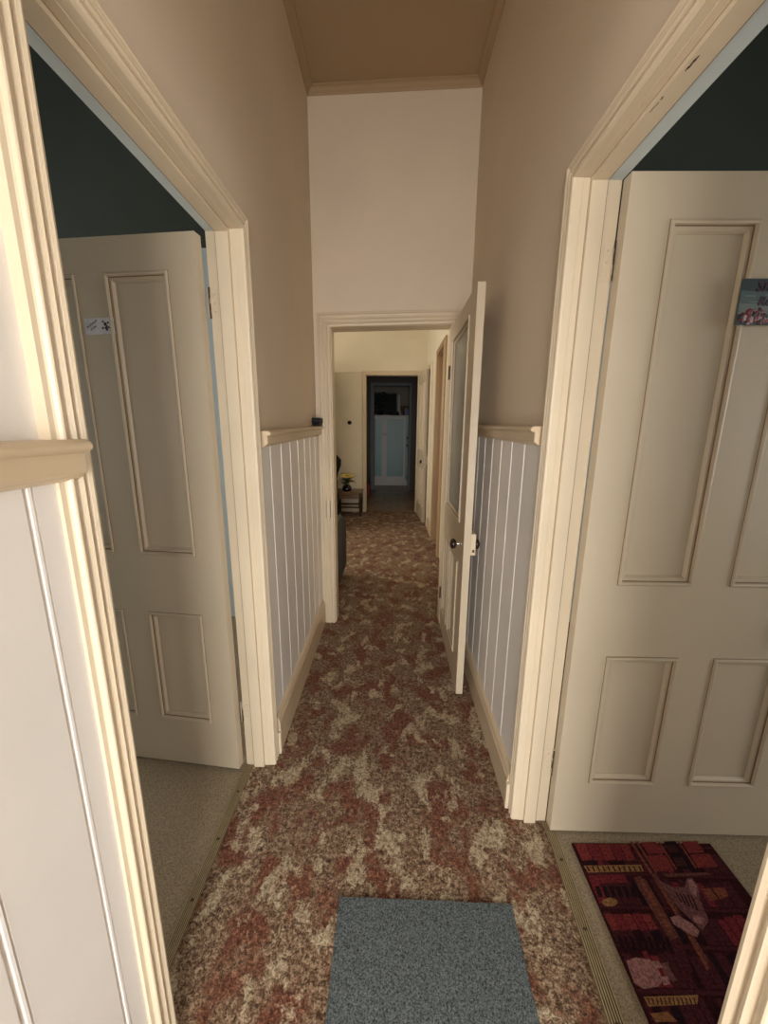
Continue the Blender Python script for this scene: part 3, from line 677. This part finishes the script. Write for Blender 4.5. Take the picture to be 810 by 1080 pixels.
for cx, czz, r_ in ((.012,.012,.009),(.024,.010,.010),(.035,.016,.011),(.046,.011,.010),(.041,.023,.007),(.022,.021,.007),(.055,.010,.007)):
    for ring_, rad, cnt in ((0, .9, 7), (1, .5, 5)):
        for k in range(cnt):
            a = 2*PI*k/cnt+ring_*.5; x = cx+rad*r_*math.cos(a)*.7; z = max(.004, czz+rad*r_*math.sin(a)*.7)
            m.ball((x, -.0036-.0006*ring_, z), r_*.42, 8, rr.choice((0,0,0,1,2)), 1, .18, 1)
m.build('rose_print', [M['pink'], M['pink2'], M['teal3']], sg)
letters('Sha', .026, .25, 'plum', sg, (.0435, -.0040, .0645), R90)
letters('Room', .022, .25, 'plum', sg, (.060, -.0040, .0395), R90)

sl = thing('door_sign', 'small white sign with slanted dark lettering on the left open door', 'sign', (-.6595, .9775, 1.2135), rz=0)
sl.rotation_euler = (0, 0, math.radians(-6.3))
m = MB(); m.box(-.077, 0, -.0070, -.0045, 0, .037); m.build('board', M['white'], sl, bevel=.0006, seg=1)
def strokes(parent, pts_, mat):
    m = MB()
    for (x0, z0, w, hh) in pts_:
        ca, sa = math.cos(math.radians(28)), math.sin(math.radians(28))
        q = [(x0, z0), (x0+w*ca, z0+w*sa), (x0+w*ca-hh*sa, z0+w*sa+hh*ca), (x0-hh*sa, z0+hh*ca)]
        m.hexa([(a, -.0074, b) for a, b in q]+[(a, -.0069, b) for a, b in q])
    o = m.build('lettering', M[mat], parent); return o
st = []; rs = random.Random(11)
for k in range(9):
    d = .0036*k; st.append((-.0690+d*.88, .0135+d*.50, .0012, .0042)); st.append((-.0690+d*.88-.0010*rs.choice((0,1)), .0135+d*.50+.0019*rs.choice((0,1,2)), .0026, .0010))
strokes(sl, st, 'ink')
letters('ROOM', .0058, 0, 'ink', sl, (-.0535, -.0072, .0145), (PI/2, -math.radians(28), 0))
m = MB()
for (dx, dz, r_) in ((0,0,.0042),(.0075,.003,.0026),(-.0055,.0055,.0026),(.0015,-.0085,.0038),(-.007,-.0085,.0028),(.0085,-.0075,.0026),(.003,-.012,.003),(.0045,-.0045,.0022)):
    m.ball((-.0215+dx, -.0071, .0225+dz), r_, 9, 0, 1, .12, 1)
m.build('flower_print', M['ink'], sl)

# small black sensor box on the dado ledge
b = thing('black_box', 'small black box sitting on the left dado ledge by the end doorway', 'box', (-.342, 1.800, 1.0105))
m = MB(); m.box(-.012, .019, -.040, .036, .0, .010); m.build('base', M['black'], b, bevel=.002)
m = MB(); m.box(-.014, .022, -.048, .040, .010, .034); m.build('cover', M['black'], b, bevel=.004)

# ---- far room
sf = thing('sofa', 'grey fabric sofa with its arm end showing beyond the end doorway', 'sofa', (-.975, 2.32, 0))
def cushion(m, x0, x1, y0, y1, z0, z1, r=.03):
    rings = []
    for f, ins in ((0, r), (.03, r*.45), (.12, 0), (.88, 0), (.96, r*.35), (1, r)):
        z = z0+(z1-z0)*f; xa, xb, ya, yb = x0+ins, x1-ins, y0+ins, y1-ins; c = min(r, (xb-xa)/3, (yb-ya)/3)
        rings.append([(xa+c,ya,z),(xb-c,ya,z),(xb-c*.3,ya+c*.3,z),(xb,ya+c,z),(xb,yb-c,z),(xb-c*.3,yb-c*.3,z),(xb-c,yb,z),(xa+c,yb,z),(xa+c*.3,yb-c*.3,z),(xa,yb-c,z),(xa,ya+c,z),(xa+c*.3,ya+c*.3,z)])
    return m.loft(rings, smooth=True)
for x0, x1 in ((.50, .672), (-.672, -.50)):
    m = MB(); cushion(m, x0, x1, -.30, .26, .03, .425, .028); m.build('arm', M['grey'], sf)
m = MB(); cushion(m, -.50, .50, -.30, -.13, .03, .56, .03); m.build('backrest', M['grey'], sf)
m = MB(); m.box(-.50, .50, -.13, .24, .03, .17); m.build('base', M['grey'], sf, bevel=.01)
for x0, x1 in ((-.498, -.002), (.002, .498)):
    m = MB(); cushion(m, x0, x1, -.128, .25, .17, .29, .03); m.build('seat_cushion', M['grey'], sf)
for x, y in ((.62,-.25),(.62,.21),(-.62,-.25),(-.62,.21)):
    m = MB(); m.lathe([(.0,0),(.014,0),(.018,.032),(0,.032)], (x, y, 0), n=12); m.build('foot', M['dwood'], sf)

# dark armchair with a rounded back
ac = thing('armchair', 'black round backed armchair beside the low table in the far room', 'armchair', (-.775, 3.80, 0), rz=math.radians(4))
m = MB(); cushion(m, -.20, .20, -.18, .18, .22, .36, .04); m.build('seat', M['leather'], ac)
m = MB()
rings = []
for t, w, hy in ((0,.20,0),(.12,.215,.0),(.26,.235,-.01),(.36,.268,-.02),(.42,.270,-.028),(.47,.235,-.034),(.50,.16,-.04),(.515,.06,-.042)):
    rings.append([(w*math.cos(2*PI*k/20), .15+hy*-1+.045*math.sin(2*PI*k/20)*(1 if t < .5 else .5), .30+t*.9) for k in range(20)])
m.loft(rings, smooth=True); m.build('backrest', M['leather'], ac)
for s in (-1, 1):
    m = MB(); cushion(m, s*.205-.032, s*.205+.032, -.17, .14, .20, .50, .028); m.build('armrest', M['leather'], ac)
for x, y in ((-.17,-.15),(.17,-.15),(-.17,.15),(.17,.15)):
    m = MB(); m.lathe([(0,0),(.012,0),(.016,.22),(0,.22)], (x, y, 0), n=10); m.build('leg', M['dwood'], ac)

# low table with a vase
tb = thing('side_table', 'low brown wooden table with dark legs against the far wall', 'table', (-.476, 4.46, 0))
m = MB(); m.box(-.160, .150, -.125, .125, .268, .288); m.build('tabletop', M['mwood'], tb, bevel=.004)
m = MB()
for x0,x1,y0,y1 in ((-.140,.130,-.108,-.098),(-.140,.130,.098,.108),(-.140,-.130,-.10,.10),(.120,.130,-.10,.10)): m.box(x0,x1,y0,y1,.205,.268)
m.build('apron', M['mwood'], tb)
for x in (-.135, .125):
    for y in (-.103, .103):
        m = MB(); m.lathe([(0,0),(.013,0),(.011,.02),(.015,.05),(.012,.09),(.016,.13),(.016,.205),(.014,.268),(0,.268)], (x, y, 0), n=12); m.build('leg', M['dwood'], tb)
for y in (-.103, .103):
    m = MB(); m.tube([(-.135, y, .105), (.125, y, .105)], .008, 8); m.build('stretcher', M['dwood'], tb)
vs = thing('flower_vase', 'dark glazed vase of yellow flowers on the low brown table', 'vase', (-.507, 4.40, .2885))
m = MB(); m.lathe([(0,0),(.036,0),(.050,.010),(.054,.030),(.046,.055),(.028,.078),(.020,.092),(.023,.104),(.018,.104),(.012,.09),(0,.085)], n=24); m.build('vase_body', M['vase'], vs)
rs = random.Random(5)
tips = [(-.030,-.02,.168),(-.005,-.035,.160),(.022,-.03,.165),(.040,-.01,.172),(.012,.01,.182),(-.022,.015,.180),(.030,.02,.176)]
for i, (x, y, z) in enumerate(tips):
    x, y = x*1.35, y*1.35
    m = MB(); m.tube([(x*.1, y*.1, .085), (x*.5, y*.5, z*.75), (x, y, z)], .0025, 6); s_ = m.build('stem', M['leaf'], vs)
    m = MB()
    for ring_, rad, cnt in ((0, .021, 9), (1, .012, 7)):
        for k in range(cnt):
            a = 2*PI*k/cnt+ring_*.4; m.ball((x+rad*math.cos(a), y+rad*math.sin(a), z+.004+.006*ring_), .012, 8, i % 2, 1, 1, .55)
    m.ball((x, y, z+.011), .006, 8, 2); m.build('bloom', [M['yellow'], M['yell2'], M['orange']], s_)
m = MB()
for k in range(34):
    a = rs.uniform(0, 2*PI); L = rs.uniform(.06, .135); up = rs.uniform(-.03, .075); w = rs.uniform(.008, .014)
    c, s_ = math.cos(a), math.sin(a); z0 = .100
    mid = (c*L*.55, s_*L*.55, z0+up*.7+.018); tip = (c*L, s_*L, z0+up)
    px_, py_ = -s_*w, c*w
    m.add([(c*.008, s_*.008, z0), (mid[0]+px_, mid[1]+py_, mid[2]), tip, (mid[0]-px_, mid[1]-py_, mid[2]), (mid[0], mid[1], mid[2]+.004)], [(0,1,4),(1,2,4),(2,3,4),(3,0,4)], 0 if k % 4 else 1)
lf = m.build('foliage', [M['leaf'], M['pleaf']], vs); lf['kind'] = 'stuff'

# tall dark cabinet with a cornice
tc = thing('tall_cabinet', 'tall dark wooden cabinet with a projecting cornice beyond the end doorway', 'cabinet', (-.97, 4.38, 0))
m = MB(); m.box(-.27, .272, -.22, .20, .05, 1.555); m.build('carcass', M['dwood'], tc, bevel=.004)
m = MB(); m.box(-.26, .262, -.21, .19, 0, .05); m.build('plinth', M['dwood'], tc)
m = MB()
cr = [(0, 1.555), (.004, 1.565), (.010, 1.575), (.022, 1.588), (.034, 1.598), (.034, 1.612), (.030, 1.620)]
m.loft([[(-.27-d, -.22-d, z), (.272+d, -.22-d, z), (.272+d, .20, z), (-.27-d, .20, z)] for d, z in cr]); m.build('cornice', M['dwood'], tc)
for x0, x1, kx in ((-.262, -.001, -.02), (.001, .264, .02)):
    m = MB(); m.box(x0, x1, -.232, -.2195, .07, 1.54); d_ = m.build('cabinet_door', M['dwood'], tc, bevel=.003)
    mm = MB(); mm.lathe([(0,0),(.005,0),(.005,-.008),(.010,-.014),(.008,-.022),(0,-.024)], (kx, -.232, .8), 'Y', 12); mm.build('cabinet_knob', M['bake'], d_)

# black wall hook / knob on the cream wall
k = thing('wall_knob', 'round black knob on the cream wall left of the far doorway', 'knob', (-.491, FY-.0, 1.064))
m = MB(); m.lathe([(0,0),(.022,0),(.021,-.006),(.010,-.008),(.009,-.02),(0,-.02)], (0,0,0), 'Y', 18); m.build('backplate', M['black'], k)
m = MB(); m.lathe([(0,-.018),(.012,-.018),(.021,-.026),(.023,-.034),(.018,-.043),(0,-.046)], (0,0,0), 'Y', 18); m.build('knob_grip', M['black'], k)

# ---- kitchen cupboard and what stands on it
cb = thing('cupboard', 'white framed cupboard with pale teal door panels in the dark kitchen', 'cupboard', (0, 6.85, 0))
m = MB(); m.box(-.345, .345, .02, .30, .105, 1.205); m.build('body', M['cabw'], cb, bevel=.003)
m = MB(); m.box(-.335, .335, .045, .29, 0, .105); m.build('kickboard', M['cabw'], cb)
m = MB(); m.box(-.355, .355, -.005, .305, 1.205, 1.226); m.build('top', M['cabw'], cb, bevel=.003)
for x0, x1, lx, rx, kx in ((-.343, -.118, .030, .052, -.140), (-.113, .245, .034, .032, -.093)):
    m = MB(); zt, zb_ = 1.200, .108
    m.box(x0, x0+lx, 0, .020, zb_, zt); m.box(x1-rx, x1, 0, .020, zb_, zt); m.box(x0+lx, x1-rx, 0, .020, zt-.035, zt); m.box(x0+lx, x1-rx, 0, .020, zb_, zb_+.058)
    d_ = m.build('cupboard_door', M['cabw'], cb)
    m = MB(); m.box(x0+lx-.002, x1-rx+.002, .006, .014, zb_+.056, zt-.033); p = m.build('door_panel', M['teal'], d_); p['label'] = 'teal panel'
    m = MB(); m.lathe([(0,0),(.006,0),(.006,-.008),(.012,-.013),(.012,-.020),(0,-.024)], (kx, 0, .90), 'Y', 12); m.build('cupboard_knob', M['bake'], d_)
m = MB(); m.box(.250, .343, 0, .020, .108, 1.200); d_ = m.build('cupboard_door', M['teal'], cb, bevel=.002); d_['label'] = 'narrow teal door with black handles'
for z in (.83, .70):
    m = MB(); m.box(.256, .300, -.020, -.012, z, z+.022); m.box(.262, .268, -.013, .001, z+.006, z+.016); m.box(.288, .294, -.013, .001, z+.006, z+.016); m.build('handle', M['black'], d_, bevel=.002)
tw = thing('hanging_cloth', 'pale cloth hanging at the right of the teal cupboard', 'cloth', (.268, 6.79, .18))
m = MB(); pr = [(-.030,.0),(-.018,.006),(-.006,-.005),(.006,.006),(.018,-.004),(.026,.003)]
rings = [[(x*sc_+.01*(1-f), y*1.4, .52*f) for x, y in pr]+[(x*sc_+.01*(1-f), y*1.4+.006, .52*f) for x, y in reversed(pr)] for f, sc_ in ((0,1.0),(.3,.9),(.6,.75),(.85,.45),(1,.25))]
m.loft(rings, smooth=True); m.build('cloth', M['cloth'], tw)
m = MB(); m.box(.004, .012, .010, .036, .505, .530); m.build('hook', M['black'], tw)
TZ = 1.2262
pf = thing('framed_picture', 'dark framed picture leaning on the wall above the teal cupboard', 'picture', (-.12, 7.10, TZ))
m = MB(); m.box(-.205, .215, 0, .014, .0, .385); m.build('picture_panel', M['black'], pf)
m = MB()
for x0,x1,z0,z1 in ((-.215,-.195,0,.395),(.200,.220,0,.395),(-.195,.200,0,.02),(-.195,.200,.375,.395)): m.box(x0,x1,-.010,.016,z0,z1)
m.build('picture_frame', M['dwood'], pf, bevel=.003)
st_ = thing('metal_strip', 'pale upright metal strip standing right of the dark picture', 'panel', (.128, 7.10, TZ))
m = MB(); m.box(-.018, .018, 0, .012, 0, .36); m.box(-.026, .026, -.01, .02, 0, .012); m.build('upright', M['mirror'], st_, bevel=.002)
wr = thing('leafy_plant', 'dark leafy pot plant on the left top of the teal cupboard', 'plant', (-.20, 6.98, TZ))
m = MB(); m.lathe([(0,0),(.040,0),(.050,.07),(.052,.08),(.045,.08),(0,.07)], n=18); m.build('pot', M['vase'], wr)
m = MB(); rs = random.Random(8)
for k in range(130):
    a = rs.uniform(0, 2*PI); r_ = rs.uniform(.01, .115); z0 = .07+rs.uniform(.0, .33); w = rs.uniform(.010, .018); c, s_ = math.cos(a), math.sin(a); l_ = rs.uniform(.03, .05)
    x, y = c*r_, s_*r_*.7; m.add([(x, y, z0), (x+c*l_*.5-s_*w, y+s_*l_*.5+c*w, z0+.012), (x+c*l_, y+s_*l_, z0-.012), (x+c*l_*.5+s_*w, y+s_*l_*.5-c*w, z0+.010)], [(0,1,2),(0,2,3)], 0 if k % 6 else 1)
f_ = m.build('foliage', [M['leaf'], M['pleaf']], wr); f_['kind'] = 'stuff'
m = MB(); m.tube([(0,0,.06),(.01,.0,.2),(-.01,.01,.38)], .005, 6); m.build('stem', M['leaf'], wr)
for i, (x, hgt, rad, mt, lb) in enumerate(((-.02,.075,.022,'black','short dark jar left of the bottles on the teal cupboard'), (.045,.10,.018,'dwood','brown bottle between the jar and the wicker bowl on the cupboard'), (.10,.065,.026,'vase','squat dark jar before the metal strip on the cupboard'))):
    jar = thing('jar' if i != 1 else 'bottle', lb, 'jar' if i != 1 else 'bottle', (x, 6.90, TZ), group='jars on the cupboard')
    m = MB(); m.lathe([(0,0),(rad,0),(rad*1.05,hgt*.5),(rad*.8,hgt*.75),(rad*.5,hgt*.85),(0,hgt*.85)], n=14); m.build('jar_body', M[mt], jar)
    m = MB(); m.lathe([(0,hgt*.85),(rad*.6,hgt*.85),(rad*.6,hgt),(0,hgt)], n=14); m.build('lid', M['steel'], jar)
bb = thing('blue_box', 'deep blue box at the right end of the cupboard top', 'box', (.270, 6.91, TZ))
m = MB(); m.box(-.045, .045, -.04, .04, 0, .095); m.build('carton', M['blue'], bb, bevel=.003)
m = MB(); m.box(-.048, .048, -.043, .043, .095, .110); m.build('lid', M['blue'], bb, bevel=.003)
wb = thing('wicker_bowl', 'brown wicker bowl behind the blue box on the cupboard', 'bowl', (.255, 7.08, TZ))
m = MB(); m.lathe([(0,0),(.05,0),(.085,.06),(.10,.13),(.098,.155),(.092,.155),(.09,.12),(.07,.06),(0,.02)], n=20); m.build('bowl', M['wick'], wb)
m = MB(); m.tube([(.097*math.cos(2*PI*k/20), .097*math.sin(2*PI*k/20), .157) for k in range(21)], .007, 6); m.build('rim', M['wick'], wb)
kn = thing('white_ball', 'tiny white ball at the left front corner of the cupboard top', 'ball', (-.318, 6.875, TZ))
m = MB(); m.ball((0,0,.0175), .0175, 12); m.build('ball', M['cloth'], kn)
rd = thing('red_bag', 'dull red bag on the kitchen floor left of the opening', 'bag', (-.345, 5.72, 0))
m = MB(); cushion(m, -.04, .04, -.05, .05, 0, .20, .02); m.build('bag_body', M['red'], rd)
m = MB(); m.tube([(-.03,0,.19),(-.025,0,.26),(0,0,.285),(.025,0,.26),(.03,0,.19)], .005, 6); m.build('bag_handle', M['black'], rd)

# ------------------------------------------------------------------ light
def area(name, loc, size, rot, power, c):
    l = bpy.data.lights.new(name, 'AREA'); l.shape = 'RECTANGLE'; l.size = size[0]*S; l.size_y = size[1]*S; l.energy = power; l.color = c
    o = bpy.data.objects.new(name, l); col.objects.link(o); o.location = tuple(v*S for v in loc); o.rotation_euler = rot; return o
F = PI/2
area('daylight_outside_front_door', (0, -2.6, 1.80), (2.4, 3.0), (F, 0, 0), LP['front'], LC['front'])
area('upward_fill_outside_door', (0, -1.75, .02), (1.2, 1.3), (PI, 0, 0), LP['upfill'], LC['upfill'])  # added unseen lamp facing up, a warm fill for ceiling and upper walls
area('daylight_left_side_window', (-2.5, .15, 1.0), (.7, .9), (F, 0, -F), LP['leftf'], LC['leftf'])
area('daylight_left_window', (-2.5, 1.45, 1.0), (.7, 1.0), (F, 0, -F), LP['left'], LC['room'])
area('daylight_right_side_window', (2.5, .05, 1.1), (.7, .9), (F, 0, F), LP['right'], LC['roomr'])
area('daylight_far_window', (-2.25, 3.0, 1.35), (1.4, 1.1), (F, 0, -F), LP['far'], LC['far'])
area('daylight_kitchen_window', (-1.15, 6.6, 1.0), (.5, .8), (F, 0, -F), LP['kit'], (.92, 1.0, .94))
w = bpy.data.worlds.new('world'); sc.world = w; w.use_nodes = True
w.node_tree.nodes['Background'].inputs[0].default_value = (.95, .97, 1, 1); w.node_tree.nodes['Background'].inputs[1].default_value = LP['world']

# ------------------------------------------------------------------ camera
cam = bpy.data.cameras.new('camera'); cam.sensor_fit = 'VERTICAL'; cam.sensor_height = 36; cam.lens = 406/1080*36; cam.clip_start = .02
co = bpy.data.objects.new('camera', cam); col.objects.link(co)
R = ((.99977601, .01266822, -.0169542), (.0192537, -.21179072, .97712537), (.0087877, -.97723293, -.21198719))
co.matrix_world = Matrix(((R[0][0], -R[0][1], -R[0][2], 0), (R[1][0], -R[1][1], -R[1][2], 0), (R[2][0], -R[2][1], -R[2][2], S), (0, 0, 0, 1)))
sc.camera = co
vs_ = sc.view_settings; vs_.view_transform = 'Standard'; vs_.look = 'None'; vs_.gamma = 1; vs_.use_curve_mapping = False; vs_.exposure = EXPO
sc.display_settings.display_device = 'sRGB'
sc.cycles.use_denoising = True
sc.cycles.max_bounces = 12; sc.cycles.diffuse_bounces = 7
